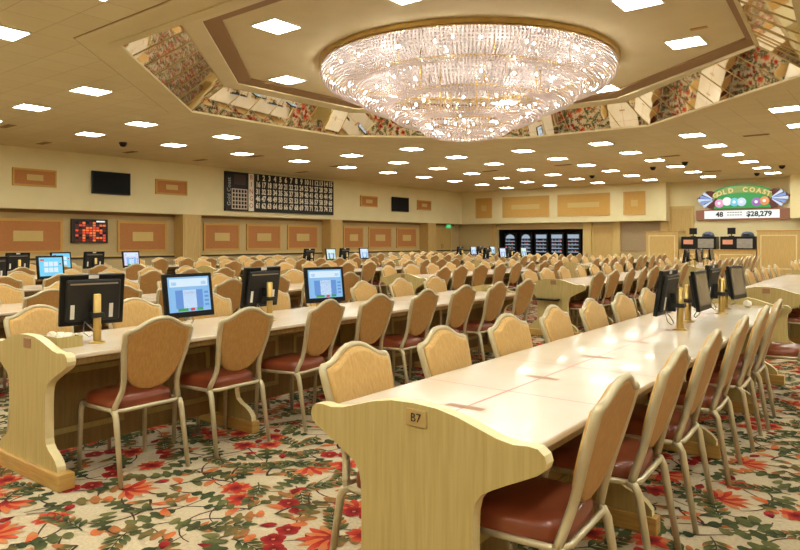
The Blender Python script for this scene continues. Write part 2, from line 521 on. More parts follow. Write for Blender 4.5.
# pilasters
for y in (-9.3, -1.4, 6.5, 14.4, 22.3, 30.1):
    if y < YF: continue
    b = MB(); b.box(XL - .6, XL - .003, y, y + .8, 0, BZ, 'wood_gold')
    b.box(XL - .003, XL + .012, y + .06, y + .74, 0.2, BZ - .12, 'wood_gold')
    b.box(XL - .003, XL + .02, y + .1, y + .13, 0.2, BZ - .12, 'fabric_light'); b.box(XL - .003, XL + .02, y + .67, y + .7, 0.2, BZ - .12, 'fabric_light')
    struct(b, 'column')
for x0, x1, m in ((-14.15, -13.7, 'fabric_light'), (-12.45, -12.15, 'fabric_light'), (-19.75, -19.55, 'wood_gold'), (-10.1, -9.72, 'wood_gold')):
    b = MB(); b.box(x0, x1, YB + .42, YB + .6, 0, BZ, m); struct(b, 'column')
b = MB(); b.box(-12.15, -10.1, YB + .56, YB + .6, .82, BZ, 'wall_taupe'); struct(b, 'trim_1')
# chair rail and stiles of the lower wall
b = MB()
b.box(XL - .6, XL - .55, YF, YB + .6, .76, .82, 'dark_line'); b.box(XL - .6, XL - .53, YF, YB + .6, .82, .88, 'fabric_light')
b.box(XL - .6, -19.75, YB + .54, YB + .6, .76, .82, 'dark_line')
struct(b, 'trim_2')
b = MB()
b.box(XL - .6, XL - .56, YF, YB, BZ - .10, BZ, 'brown_band')  # brown strip painting in the shade beneath the bulkhead
struct(b, 'painted_shade_strip')
b = MB(); b.box(XL - .6, XL - .57, YF, YB + .6, 0, .14, 'plinth_wood'); struct(b, 'baseboard_left')
b = MB(); b.box(XL - .6, -19.5, YB + .57, YB + .6, 0, .14, 'plinth_wood'); b.box(-14.2, XR, YB + .57, YB + .6, 0, .14, 'plinth_wood'); struct(b, 'baseboard_back')

# doors
def door(name, T, w_, h_, m, leaves=2):
    e = tag(empty(name), kind='structure'); e.matrix_world = T
    f = MB()
    f.box(-w_ / 2 - .12, -w_ / 2, -.05, 0, 0, h_ + .1, 'fabric_light'); f.box(w_ / 2, w_ / 2 + .12, -.05, 0, 0, h_ + .1, 'fabric_light')
    f.box(-w_ / 2, w_ / 2, -.05, 0, h_, h_ + .1, 'fabric_light')
    f.build('door_frame', e)
    lw = w_ / leaves
    for k in range(leaves):
        g = MB(); x0 = -w_ / 2 + k * lw
        g.rbox(x0 + .006, x0 + lw - .006, -.035, 0, .01, h_ - .005, m, .004)
        leaf = g.build('door_leaf', e)
        if leaves == 2:
            hg = MB(); hx = x0 + (lw - .09 if k == 0 else .09)
            hg.tube([(hx, -.035, .95), (hx, -.08, .95), (hx, -.08, 1.15), (hx, -.035, 1.15)], .012, 'brass')
        else:
            hg = MB(); hg.tube([(x0 + lw - .1, -.035, 1.0), (x0 + lw - .1, -.09, 1.0), (x0 + lw - .22, -.09, 1.0)], .012, 'brass')
        hg.build('handle', leaf)
    return e
TL = lambda y, z=0.0, x=XL - .6: Matrix.Translation((x + .002, y, z)) @ Matrix.Rotation(PI / 2, 4, 'Z')      # on the left wall
TB = lambda x, z=0.0, y=YB + .6: Matrix.Translation((x, y - .002, z))                                         # on the back wall
door('door_1', TL(32.3), 1.8, 2.05, 'wood_gold')
door('door_2', TB(-13.08), 1.0, 2.1, 'wood_gold', 1)
door('door_3', TB(-9.15), .95, 2.98, 'wood_gold', 1)

# ---- ceilings
def ring(b, p, zp, q, zq, m):
    n = len(p)
    for i in range(n):
        j = (i + 1) % n
        b.quad((*p[i], zp), (*p[j], zp), (*q[j], zq), (*q[i], zq), m)
b = MB()
outer = [(XL - .8, YF - .2), (XR + .2, YF - .2), (XR + .2, YB + .8), (XL - .8, YB + .8)]
tri = tessellate_polygon([[Vector((*p, 0)) for p in outer], [Vector((*p, 0)) for p in OCT]])
pts = outer + OCT
b.add([(*p, CZ) for p in pts], [tuple(t) for t in tri], 'ceiling_tile')
b.add([(*p, CZ + .9) for p in outer], [(0, 1, 2, 3)], 'ceiling_plain')
struct(b, 'ceiling')
# border moulding around the octagon
b = MB()
o1 = inset(OCT, -.40); o2 = inset(OCT, -.425); i0 = inset(OCT, 0.15)
ring(b, o2, CZ - .0015, o1, CZ - .0015, 'brown_band'); ring(b, o1, CZ, o1, CZ - .014, 'ceiling_plain'); ring(b, o1, CZ - .014, OCT, CZ - .014, 'ceiling_plain')
ring(b, OCT, CZ - .014, OCT, CZ - .034, 'ceiling_plain'); ring(b, OCT, CZ - .034, i0, CZ - .034, 'ceiling_plain'); ring(b, i0, CZ - .034, i0, CZ + .05, 'ceiling_plain')
struct(b, 'trim_4')
b = MB()
m0 = inset(OCT, 0.14); m1 = inset(OCT, .88)
ring(b, m0, CZ, m1, 4.75, 'mirror')
struct(b, 'ceiling_mirror_panel')
b = MB()                                     # seams between the mirror panes
for i in range(8):
    j = (i + 1) % 8
    a0, a1 = Vector((*m0[i], CZ)), Vector((*m0[j], CZ)); c0, c1 = Vector((*m1[i], 4.75)), Vector((*m1[j], 4.75))
    nseg = max(4, round((a1 - a0).length / .62))
    for k in range(nseg + 1):
        t = k / nseg
        p, q = a0.lerp(a1, t), c0.lerp(c1, t)
        nrm = (a1 - a0).cross(c0 - a0).normalized()
        if nrm.z > 0: nrm = -nrm
        b.tube([p + nrm * .006, q + nrm * .006], .007, 'fabric_light', 4)
struct(b, 'ceiling_mirror_trim')
b = MB()
s0 = inset(OCT, .86); s1 = inset(OCT, 1.22); s2 = inset(OCT, 1.50)
for q_ in (s1, s2):
    q_[5] = (q_[5][0] + .45, q_[5][1] + .05); q_[6] = (q_[6][0] + .45, q_[6][1])
ring(b, s0, 4.76, inset(OCT, .92), 4.73, 'ceiling_plain'); ring(b, inset(OCT, .92), 4.73, s1, 4.77, 'ceiling_plain')
ring(b, s1, 4.77, s1, 4.80, 'ceiling_plain')
ring(b, s1, 4.80, s2, 4.84, 'brown_band'); ring(b, s2, 4.84, s2, 4.88, 'brown_band')
b.add([(*p, 4.88) for p in s2], [tuple(range(8))], 'ceiling_plain')
struct(b, 'ceiling_coffer')

# ================================================================ CEILING FITTINGS
ORD = ['first', 'second', 'third', 'fourth', 'fifth', 'sixth', 'seventh', 'eighth', 'ninth', 'tenth', 'eleventh', 'twelfth', 'thirteenth', 'fourteenth', 'fifteenth', 'sixteenth']
NUM = ['one', 'two', 'three', 'four', 'five', 'six', 'seven', 'eight', 'nine', 'ten']
lt = empty('ceiling_light')
g = MB()
h_ = .275
for x0, x1, y0, y1 in ((-.30, -h_, -.30, .30), (h_, .30, -.30, .30), (-h_, h_, -.30, -h_), (-h_, h_, h_, .30)):
    g.box(x0, x1, y0, y1, -.018, .0, 'white')
g.build('frame', lt)
g = MB(); g.box(-h_, h_, -h_, h_, -.010, -.002, 'diffuser'); g.build('diffuser', lt)
kids(lt)
def inside(p, poly):
    c = False; n = len(poly)
    for i in range(n):
        (x1, y1), (x2, y2) = poly[i], poly[i - 1]
        if (y1 > p[1]) != (y2 > p[1]) and p[0] < (x2 - x1) * (p[1] - y1) / (y2 - y1) + x1: c = not c
    return c
S = 2.5486
spots = []
bor = inset(OCT, -.95)
for bb in range(-1, 8):
    for aa in range(-5, 10):
        x, y = -15.0 + bb * S, 8.83 + aa * S
        if y > 32.6 or y < YF + .6 or x > XR - .6 or inside((x, y), bor): continue
        spots.append((x, y, CZ, bb, aa))
for x, y in ((-8.2, 7.2), (-5.7, 7.4), (-10.75, 9.75), (-10.75, 12.3), (-8.2, 14.8), (-5.65, 14.8), (-3.2, 12.25), (-3.2, 9.7)):
    spots.append((x, y, 4.88, None, None))
first = True
inner_lab = ['left of the chandelier near the coffer corner', 'above the near rim of the chandelier', 'beside the chandelier, left and further back',
             'half hidden behind the lower left of the chandelier', 'hidden behind the chandelier', 'just right of the lower chandelier rim',
             'right of the chandelier, beside the brown band corner', 'top right of the chandelier at the picture edge']
ki = 0
for x, y, z, bb, aa in spots:
    o = lt if first else copy_tree(lt)
    first = False
    o.location = (x, y, z)
    if bb is None:
        tag(o, 'square white ceiling light inside the coffer, ' + inner_lab[ki], 'ceiling light', 'lights inside the octagonal coffer'); ki += 1
    else:
        tag(o, 'square flush ceiling light, %s from the far wall in row %s from the left wall' % (ORD[9 - aa], NUM[bb + 1]), 'ceiling light', 'square lights across the main ceiling')

def at_z(px, py, z):
    Z = 659.1 * (z - EYE) / (240.4 - py); X = (px - 400) / 659.1 * Z
    return (math.cos(TG) * X - math.sin(TG) * Z, math.sin(TG) * X + math.cos(TG) * Z)
vt = empty('ceiling_vent')
g = MB()
g.box(-.30, .30, -.08, .08, -.006, 0, 'vent'); g.build('backing', vt)
g = MB()
for x0, x1, y0, y1 in ((-.32, .32, -.10, -.08), (-.32, .32, .08, .10), (-.32, -.30, -.08, .08), (.30, .32, -.08, .08)): g.box(x0, x1, y0, y1, -.014, 0, 'vent')
for k in range(5): g.box(-.3, .3, -.066 + k * .03, -.058 + k * .03, -.012, -.006, 'brown_band')
g.build('grille', vt)
kids(vt)
vents = [((7, 126), 'at the far left edge of the ceiling'), ((44, 143), 'above the left wall tv'), ((130, 152), 'above the wall tv, before the small dome'),
         ((200, 160), 'above and left of the number board'), ((256, 156), 'touching the light above the number board'), ((302, 172), 'above the right end of the number board'),
         ((337, 166), 'between two lights right of the number board'), ((490, 171), 'between lights over the centre back'), ((563, 165), 'over the gold bulkhead panels'),
         ((670, 156), 'right of centre beside a light'), ((713, 171), 'above the green lit sign'), ((756, 135), 'between lights at the right')]
for k, ((px, py), lab) in enumerate(vents):
    o = vt if k == 0 else copy_tree(vt)
    x, y = at_z(px, py, CZ)
    o.location = (x, y, CZ); o.rotation_euler.z = 0
    tag(o, 'slim tan slotted ceiling vent ' + lab, 'ceiling vent', 'slotted vents in the ceiling')
g = MB(); g.box(-.13, .13, -.05, .05, -.012, 0, 'back_brown'); o = g.build('air_grille')
x, y = at_z(699, 28, 4.88); o.location = (x, y, 4.88); tag(o, 'small reddish grille in the coffer right of the chandelier', 'ceiling vent')
for k, ((px, py), lab) in enumerate([((123, 142.5), 'above the left wall tv'), ((592, 175.5), 'above the gold bulkhead panels'), ((653, 167), 'left of a light row near the bulkhead end'),
                                     ((685, 162), 'beside the light nearest the bulkhead end'), ((757, 173), 'just above the green lit sign'), ((782, 165.5), 'above the right tip of the green sign')]):
    g = MB(); g.lathe([(.0, -.13), (.05, -.125), (.085, -.095), (.1, -.05)], 'black', 14); g.lathe([(.1, -.05), (.115, -.045), (.115, 0)], 'white' if k > 90 else 'black_soft', 14)
    o = g.build('camera_dome'); x, y = at_z(px, py, CZ); o.location = (x, y, CZ)
    tag(o, 'small dark camera dome on the ceiling ' + lab, 'camera dome', 'camera domes on the ceiling')

# ---- chandelier
def chandelier():
    X0, Y0 = -7.11, 11.21
    root = empty('crystal_chandelier', (X0, Y0, 4.88))
    tag(root, 'huge round four-tiered crystal chandelier hanging in the octagonal coffer', 'chandelier')
    zt = 4.88
    tiers = [[(2.87, 4.78), (2.89, 4.66), (2.85, 4.54), (2.74, 4.44), (2.58, 4.37), (2.40, 4.35), (2.22, 4.39)],
             [(2.21, 4.47), (2.24, 4.32), (2.18, 4.19), (2.06, 4.09), (1.89, 4.03), (1.71, 4.02), (1.55, 4.06)],
             [(1.55, 4.13), (1.58, 3.99), (1.52, 3.87), (1.39, 3.78), (1.21, 3.73), (1.05, 3.72), (.93, 3.75)],
             [(.925, 3.82), (.95, 3.71), (.91, 3.61), (.80, 3.53), (.62, 3.47), (.38, 3.43), (.12, 3.42)]]
    tn = ['outermost', 'second', 'third', 'lowest']
    for ti, prof in enumerate(tiers):
        b = MB(); vs = []; fs = []
        # resample the profile evenly
        L = [0]
        for (r0, z0), (r1, z1) in zip(prof, prof[1:]): L.append(L[-1] + math.hypot(r1 - r0, z1 - z0))
        step = .058
        nrow = int(L[-1] / step)
        rows = []
        for k in range(nrow + 1):
            t = L[-1] * k / nrow
            i = max(j for j in range(len(L)) if L[j] <= t + 1e-9); i = min(i, len(prof) - 2)
            s_ = (t - L[i]) / (L[i + 1] - L[i])
            rows.append((prof[i][0] + (prof[i + 1][0] - prof[i][0]) * s_, prof[i][1] + (prof[i + 1][1] - prof[i][1]) * s_))
        nmax = int(2 * PI * prof[0][0] / .066)
        for k, (r, z) in enumerate(rows):
            n = nmax
            while 2 * PI * r / n < .036: n //= 2
            n = max(n, 6)
            for j in range(n):
                a = 2 * PI * j / n
                ca, sa = math.cos(a), math.sin(a)
                q = len(vs); rr = .0215 if k else .027
                x, y, zz = r * ca, r * sa, z - zt
                vs += [(x + rr * ca, y + rr * sa, zz), (x - rr * ca, y - rr * sa, zz), (x - rr * sa, y + rr * ca, zz), (x + rr * sa, y - rr * ca, zz), (x, y, zz + rr * 1.15), (x, y, zz - rr * 1.15)]
                fs += [(q, q + 2, q + 4), (q + 2, q + 1, q + 4), (q + 1, q + 3, q + 4), (q + 3, q, q + 4), (q + 2, q, q + 5), (q + 1, q + 2, q + 5), (q + 3, q + 1, q + 5), (q, q + 3, q + 5)]
        me = bpy.data.meshes.new('crystal_strands'); me.from_pydata(vs, [], fs); me.materials.append(M['crystal'])
        o = bpy.data.objects.new('crystal_tier', me); COL.objects.link(o); o.parent = root
        o['kind'] = 'stuff'; o['label'] = tn[ti] + ' bowl of strung clear crystal beads'
        b = MB(); r, z = prof[0]
        b.lathe([(r - .03, z - zt + .03), (r + .012, z - zt + .03), (r + .016, z - zt + (-.012 if ti else -.005)), (r - .03, z - zt)], 'brass', 96)
        b.build('rim_band', root)
    b = MB()
    b.lathe([(2.93, 0), (2.93, -.075), (2.87, -.075), (2.86, -.03)], 'brass', 96)
    b.lathe([(2.86, -.03), (1.0, -.03), (.02, -.03)], 'pewter', 96)
    for r, z0 in ((2.2, 4.5), (1.54, 4.15), (.9, 3.85)):
        for k in range(8):
            a = k * PI / 4
            b.tube([(r * math.cos(a), r * math.sin(a), -.03), (r * math.cos(a), r * math.sin(a), z0 - zt)], .012, 'brass', 6)
    b.build('brass_frame', root)
    rb = random.Random(4)
    me = None; n = 0
    for r, z, c in ((2.72, 4.62, 36), (2.35, 4.48, 12), (2.05, 4.26, 24), (1.40, 3.95, 17), (.76, 3.66, 11)):
        for k in range(c):
            a = 2 * PI * (k + rb.uniform(-.75, .75)) / c
            if me is None:
                g = MB(); g.lathe([(.001, -.024), (.014, -.018), (.020, -.004), (.015, .012), (.007, .024)], 'bulb', 8); o = g.build('bulb', root); me = o.data
            else:
                o = bpy.data.objects.new('bulb', me); COL.objects.link(o); o.parent = root
            o.location = (r * math.cos(a), r * math.sin(a), z - zt + rb.uniform(-.06, .06))
            n += 1
    for r, z, c, wt in ((2.0, 4.62, 6, .6), (.9, 4.2, 3, .5), (0, 3.75, 1, .25)):
        for k in range(c):
            l = bpy.data.lights.new('chandelier_glow', 'POINT'); l.energy = CHAND_W * wt / c * 1.0; l.color = (1, .93, .88); l.shadow_soft_size = .12
            o = bpy.data.objects.new('chandelier_lamp', l); COL.objects.link(o); o.parent = root
            a = 2 * PI * k / c + .3
            o.location = (r * math.cos(a), r * math.sin(a), z - zt)
chandelier()

# ================================================================ WALL PANELS, SCREENS AND SIGNS
def wall_panel(T, w_, h_, name, label, cat, group, body='fabric_rust', fr='fabric_gold', cen='fabric_light', cw=.38, ch=.34, bw=.07, border2=False):
    e = empty(name); e.matrix_world = T; tag(e, label, cat, group)
    g = MB()
    for x0, x1, z0, z1 in ((-w_ / 2, -w_ / 2 + bw, -h_ / 2, h_ / 2), (w_ / 2 - bw, w_ / 2, -h_ / 2, h_ / 2), (-w_ / 2 + bw, w_ / 2 - bw, -h_ / 2, -h_ / 2 + bw), (-w_ / 2 + bw, w_ / 2 - bw, h_ / 2 - bw, h_ / 2)):
        g.box(x0, x1, -.05, 0, z0, z1, fr)
    g.build('frame', e)
    g = MB(); g.box(-w_ / 2 + bw, w_ / 2 - bw, -.035, 0, -h_ / 2 + bw, h_ / 2 - bw, body); g.build('fabric', e)
    g = MB(); g.rbox(-w_ * cw / 2, w_ * cw / 2, -.05, -.035, -h_ * ch / 2, h_ * ch / 2, cen, .004); g.build('inset', e)
    return e
ups = [(9.12, 'leftmost, left of the wall tv'), (13.9, 'between the wall tv and the number board'), (25.0, 'right of the number board'), (29.7, 'right of the smaller tv near the corner')]
for y, lab in ups:
    wall_panel(TL(y, 3.34, XL), 1.30, .54, 'wall_panel', 'small rust fabric panel high on the left wall, ' + lab, 'wall panel', 'small panels high on the left wall', bw=.055)
for x0, x1, lab in ((-20.6, -19.5, 'narrow, nearest the left corner'), (-18.8, -15.9, 'wide, left of the two wide ones'), (-15.4, -12.5, 'wide, right of the two wide ones'), (-11.8, -10.7, 'narrow, nearest the right end')):
    wall_panel(TB((x0 + x1) / 2, 3.28, YB), x1 - x0, 1.18, 'wall_panel', 'gold fabric panel high on the back bulkhead, ' + lab, 'wall panel', 'gold panels on the back bulkhead',
               body='fabric_gold', fr='brown_band' if False else 'back_tan', cw=.3 if x1 - x0 < 2 else .6, ch=.27 if x1 - x0 < 2 else .22, bw=.06)
lows = [(8.1, 10.24, 'at the left edge of the photo'), (12.14, 14.07, 'right of the red lit board'), (15.7, 17.46, 'just right of the first pilaster'), (17.82, 19.7, 'under the left part of the number board'),
        (20.11, 21.99, 'left of the second pilaster'), (23.77, 25.26, 'just right of the second pilaster'), (25.65, 27.53, 'under the smaller tv'), (27.97, 29.78, 'left of the double door')]
for y0, y1, lab in lows:
    wall_panel(TL((y0 + y1) / 2, 1.53), y1 - y0, 1.1, 'wall_panel', 'large rust fabric panel on the lower left wall, ' + lab, 'wall panel', 'large panels on the lower left wall', bw=.08, cw=.42, ch=.3)

def tv(T, w_, h_, label):
    e = empty('wall_television'); e.matrix_world = T; tag(e, label, 'television', 'televisions on the left wall')
    g = MB(); g.rbox(-w_ / 2, w_ / 2, -.10, -.04, -h_ / 2, h_ / 2, 'black', .01); g.box(-.2, .2, -.04, 0, -.15, .15, 'black_soft'); g.build('housing', e)
    g = MB(); g.box(-w_ / 2 + .04, w_ / 2 - .04, -.102, -.0995, -h_ / 2 + .05, h_ / 2 - .035, 'screen_off'); g.build('screen', e)
tv(TL(11.57, 3.33, XL), 1.36, .76, 'black flat television, switched off, high on the left wall between two small panels')
tv(TL(27.5, 3.29, XL), 1.42, .76, 'smaller-looking black television right of the number board')

def number_board():
    W, H = 6.13, 1.57
    e = empty('bingo_number_board'); e.matrix_world = TL(19.31, 3.355, XL)
    tag(e, 'long black board of white numbers one to seventy-five with a BINGO strip', 'bingo board')
    g = MB(); g.box(-W / 2, W / 2, -.10, 0, -H / 2, H / 2, 'black'); g.build('case', e)
    x_b = -W / 2 + 1.14
    g = MB()
    xs = [x_b + .34 + (k + .5) * (W - 1.14 - .40) / 15 for k in range(15)]
    cw = (W - 1.54) / 15
    for k in range(16): g.box(x_b + .33 + k * cw, x_b + .345 + k * cw, -.103, -.1, -H / 2 + .03, H / 2 - .03, 'black_soft')
    g.build('grid', e)
    flip = Matrix.Rotation(PI / 2, 4, 'X')
    for r in range(5):
        g = MB()
        z = H / 2 - .16 - r * (H - .12) / 5 * 1.0
        for k in range(15):
            T = Matrix.Translation((xs[k], -.104, z)) @ flip @ Matrix.Diagonal((.82 if r else 1, 1.15, 1, 1))
            text_into(g, str(r * 15 + k + 1), .27, 'paper', T, depth=.003, bold=.009)
        g.build('lettering', e)
    g = MB(); g.box(x_b, x_b + .27, -.108, -.1, -H / 2 + .02, H / 2 - .02, 'paper'); st = g.build('letter_strip', e); st['label'] = 'cream strip with red letters'
    g = MB()
    for r, ch in enumerate('BINGO'):
        text_into(g, ch, .27, 'seam_dk', Matrix.Translation((x_b + .135, -.111, H / 2 - .17 - r * (H - .12) / 5)) @ flip, depth=.003)
    g.build('lettering', st)
    # card window and script at the left
    g = MB()
    gx0, gx1, gz0, gz1 = -W / 2 + .32, -W / 2 + 1.06, -H / 2 + .1, -H / 2 + .88
    for k in range(6):
        x = gx0 + (gx1 - gx0) * k / 5; g.box(x - .02, x + .02, -.106, -.1, gz0 - .02, gz1 + .02, 'sign_frame')
        z = gz0 + (gz1 - gz0) * k / 5; g.box(gx0, gx1, -.105, -.1, z - .02, z + .02, 'sign_frame')
    g.build('pattern_window', e)
    g = MB(); g.box(-W / 2 + .42, -W / 2 + 1.0, -.104, -.1, H / 2 - .5, H / 2 - .1, 'led_dim'); g.build('indicator_window', e)
    g = MB(); text_into(g, 'Gold Coast', .24, 'steel', Matrix.Translation((-W / 2 + .17, -.104, -.02)) @ flip @ Matrix.Rotation(PI / 2, 4, 'Z'), depth=.003); g.build('script', e)
M['seam_dk'] = mat('seam_dk', s2l(170, 70, 56), 0.5)
M['sign_frame'] = mat('sign_frame', s2l(205, 188, 172), 0.5)
M['led_dim'] = mat('led_dim', s2l(52, 14, 14), 0.4)
number_board()

def led_board():
    W, H = 1.24, .80
    e = empty('lit_pattern_board'); e.matrix_world = TL(11.13, 1.71)
    tag(e, 'dark framed board of glowing red and orange squares on the lower left wall', 'bingo board')
    g = MB()
    g.box(-W / 2, W / 2, -.08, 0, -H / 2, H / 2, 'black_soft')
    for x0, x1, z0, z1 in ((-W / 2, -W / 2 + .04, -H / 2, H / 2), (W / 2 - .04, W / 2, -H / 2, H / 2), (-W / 2, W / 2, -H / 2, -H / 2 + .04), (-W / 2, W / 2, H / 2 - .04, H / 2)):
        g.box(x0, x1, -.1, -.08, z0, z1, 'dark_line')
    g.build('case', e)
    rn = random.Random(3); g = MB()
    pat = ["..o..o...", ".rr..o.oo", "...oorr..", "r.oorooo.", "..rroo.r.", "r.o.ro..r", "..o..roor", "..r..o..r"]
    for r in range(8):
        for c in range(9):
            ch = pat[r][c]
            x0 = -W / 2 + .13 + c * .118; z0 = H / 2 - .16 - r * .085
            if ch != '.': g.box(x0, x0 + .095, -.085, -.08, z0, z0 + .066, 'led_orange' if ch == 'o' else 'led_red')
            else: g.box(x0, x0 + .095, -.083, -.08, z0, z0 + .066, 'led_dark' if (r + c) % 3 else 'black')
    g.build('lit_squares', e)
    g = MB(); g.box(.22, .52, -.088, -.085, H / 2 - .10, H / 2 - .05, 'sign_white'); g.build('readout', e)
led_board()

def exit_sign():
    e = empty('exit_sign'); e.matrix_world = TL(33.0, 2.24)
    tag(e, 'small green lit exit sign above the double door', 'exit sign')
    g = MB(); g.box(-.19, .19, -.08, 0, -.1, .1, 'exit_green'); g.build('housing', e)
    g = MB(); text_into(g, 'EXIT', .15, 'white', Matrix.Translation((0, -.083, 0)) @ Matrix.Rotation(PI / 2, 4, 'X')); g.build('lettering', e)
exit_sign()

def big_sign():
    W = 3.95
    e = empty('illuminated_sign'); e.matrix_world = TB(-6.42, 3.385, YB + .6)
    tag(e, 'lit green arched sign with coloured balls and blue fan ends above the counters', 'sign')
    yb = -.22
    def arc(cx, cz, rx, rz, a0, a1, n=16): return [(cx + rx * math.cos(a0 + (a1 - a0) * k / n), cz + rz * math.sin(a0 + (a1 - a0) * k / n)) for k in range(n + 1)]
    top = arc(0, 0, 1.36, .50, PI, 0)
    g = MB(); g.prism([(x, z + .10) for x, z in top] + [(1.3, -.50), (-1.3, -.50)], yb, 0, 'sign_green', 'dark_line'); g.build('green_body', e)
    g = MB()
    o_ = arc(0, .06, 1.26, .46, PI, 0); i_ = arc(0, -.10, 1.20, .34, 0, PI)
    g.prism([(x, z + .02) for x, z in o_] + i_, yb - .03, yb, 'sign_lime', 'sign_gold'); g.build('arched_band', e)
    for k, s_ in enumerate((-1, 1)):
        pts = [(s_ * 1.30, .36), (s_ * 1.15, .30), (s_ * 1.05, -.10), (s_ * 1.22, -.52), (s_ * 1.42, -.46), (s_ * 1.97, .02), (s_ * 1.50, .36)]
        g = MB(); g.prism(pts, yb - .01, 0, 'sign_maroon', 'sign_maroon')
        f = g.build('fan_frame', e)
        g = MB()
        for j in range(5):
            a0 = .62 - j * .26; a1 = a0 - .22
            c_ = (s_ * 1.16, -.06)
            g.prism([(c_[0] + s_ * .1 * math.cos(a0), c_[1] + .1 * math.sin(a0)), (c_[0] + s_ * .80 * math.cos(a0) * (.72 + .1 * (2 - abs(j - 2))), c_[1] + .66 * math.sin(a0)),
                     (c_[0] + s_ * .80 * math.cos(a1) * (.72 + .1 * (2 - abs(j - 2))), c_[1] + .66 * math.sin(a1)), (c_[0] + s_ * .1 * math.cos(a1), c_[1] + .1 * math.sin(a1))],
                    yb - .04, yb - .01, ('sign_pale', 'sign_blue')[j % 2])
        g.build('fan_blades', f)
    g = MB()
    R = Matrix.Rotation(PI / 2, 4, 'X')
    word = 'GOLD COAST'
    for k, ch in enumerate(word):
        if ch == ' ': continue
        t = (k - 4.5) / 4.5; a = PI / 2 - t * 1.12
        x = 1.24 * math.cos(a) * 1.0; z = -.02 + .40 * math.sin(a) - .02
        text_into(g, ch, .30, 'sign_ltr', Matrix.Translation((x, yb - .045, z)) @ Matrix.Rotation(-t * -.32 * 1.0 if False else t * .34, 4, 'Y') @ R, depth=.012, bold=.012)
    g.build('lettering', e)
    for k, (x, z, m) in enumerate(((-.95, -.24, 'sign_pink'), (-.62, -.16, 'sign_white'), (-.30, -.20, 'sign_cyan'), (.0, -.20, 'sign_pale'), (.62, -.22, 'sign_violet'), (.95, -.18, 'sign_orange'))):
        g = MB(); n = 20
        g.T = Matrix.Translation((x, yb - .02, z)) @ Matrix.Rotation(PI / 2, 4, 'X')
        g.lathe([(.20, 0), (.195, .03), (.16, .055), (.10, .068), (.001, .072)], m, n)
        ball = g.build('ball', e)
        g = MB(); g.T = Matrix.Translation((x, yb - .094, z)) @ Matrix.Rotation(PI / 2, 4, 'X'); g.lathe([(.07, 0), (.001, .001)], 'sign_white', 14); g.build('number_spot', ball)
em('sign_ltr', (232, 205, 130), .9)
big_sign()
def led_strip():
    e = empty('jackpot_strip'); e.matrix_world = TB(-6.42, 2.61, YB + .6)
    tag(e, 'long white lit strip with black figures and brown ends below the green sign', 'sign')
    g = MB(); g.box(-2.0, 2.0, -.2, 0, -.24, .24, 'sign_brown'); g.build('case', e)
    g = MB(); g.box(-1.62, 1.55, -.206, -.2, -.19, .19, 'sign_white'); g.build('lit_face', e)
    R = Matrix.Rotation(PI / 2, 4, 'X')
    g = MB()
    text_into(g, '48', .32, 'ink', Matrix.Translation((-.95, -.21, 0)) @ R, depth=.002, bold=.012)
    text_into(g, '$28,279', .32, 'ink', Matrix.Translation((.72, -.21, 0)) @ R, depth=.002, bold=.012)
    g.build('lettering', e)
    g = MB()
    for z in (.07, -.05):
        for k in range(6): g.box(-.62 + k * .11, -.54 + k * .11, -.209, -.206, z, z + .05, 'steel')
    g.build('small_print', e)
led_strip()

# ================================================================ DRINKS MACHINES, COUNTERS
vlab = ['leftmost, with a rounded lit top', 'second from the left, with a rounded lit top', 'middle one of the five', 'fourth from the left', 'rightmost of the five']
vx = [(-19.35, -18.5), (-18.3, -17.5), (-17.36, -16.5), (-16.4, -15.55), (-15.42, -14.56)]
for k, (x0, x1) in enumerate(vx):
    cx = (x0 + x1) / 2; w_ = x1 - x0
    e = empty('vending_machine', (cx, YB + 1.1, 0)); tag(e, 'black vending machine with lit shelves, ' + vlab[k], 'vending machine', 'vending machines in the recess')
    g = MB(); g.rbox(-w_ / 2, w_ / 2, 0, .72, 0, 1.83, 'black', .015); g.build('cabinet', e)
    g = MB()
    if k < 2:
        a = [(w_ * .34 * math.cos(t * PI / 10), 1.50 + .24 * math.sin(t * PI / 10)) for t in range(11)]
        g.prism(a, -.01, 0, 'lit_shelf')
    else: g.box(-w_ * .38, w_ * .38, -.01, 0, 1.50, 1.72, 'lit_shelf')
    g.build('lit_header', e)
    for j in range(4):
        g = MB(); z = 1.32 - j * .2
        g.box(-w_ * .36, w_ * .36, -.012, 0, z, z + .045, 'lit_shelf')
        for q in range(6): g.box(-w_ * .34 + q * w_ * .115, -w_ * .34 + q * w_ * .115 + .06, -.014, -.002, z + .045, z + .13, ('can_mixed', 'black_soft', 'ui_red')[(q + j + k) % 3 if (q + k) % 4 == 0 else (q % 2)])
        g.build('shelf', e)
    g = MB(); g.box(-w_ * .3, w_ * .3, -.02, 0, .25, .42, 'black_soft'); g.build('delivery_flap', e)

def counter(x0, x1, y, h_, dep, label):
    e = empty('cashier_counter', ((x0 + x1) / 2, y, 0)); tag(e, label, 'counter', 'wood cashier counters')
    w_ = x1 - x0
    g = MB(); g.box(-w_ / 2, w_ / 2, 0, dep, 0, h_ - .05, 'wood_gold'); g.build('body', e)
    g = MB(); g.rbox(-w_ / 2 - .03, w_ / 2 + .03, -.04, dep, h_ - .05, h_, 'plinth_wood', .01); g.build('top', e)
    n = max(1, round(w_ / 1.5))
    for k in range(n):
        a = -w_ / 2 + w_ * k / n + .12; c = -w_ / 2 + w_ * (k + 1) / n - .12
        g = MB()
        for q in ((a, a + .04, .2, h_ - .2), (c - .04, c, .2, h_ - .2), (a, c, .2, .24), (a, c, h_ - .24, h_ - .2)): g.box(q[0], q[1], -.02, 0, q[2], q[3], 'laminate_edge')
        g.build('moulding', e)
counter(-9.85, -8.44, 31.0, 1.82, 1.2, 'tall panelled wood counter end left of the black cashier stations')
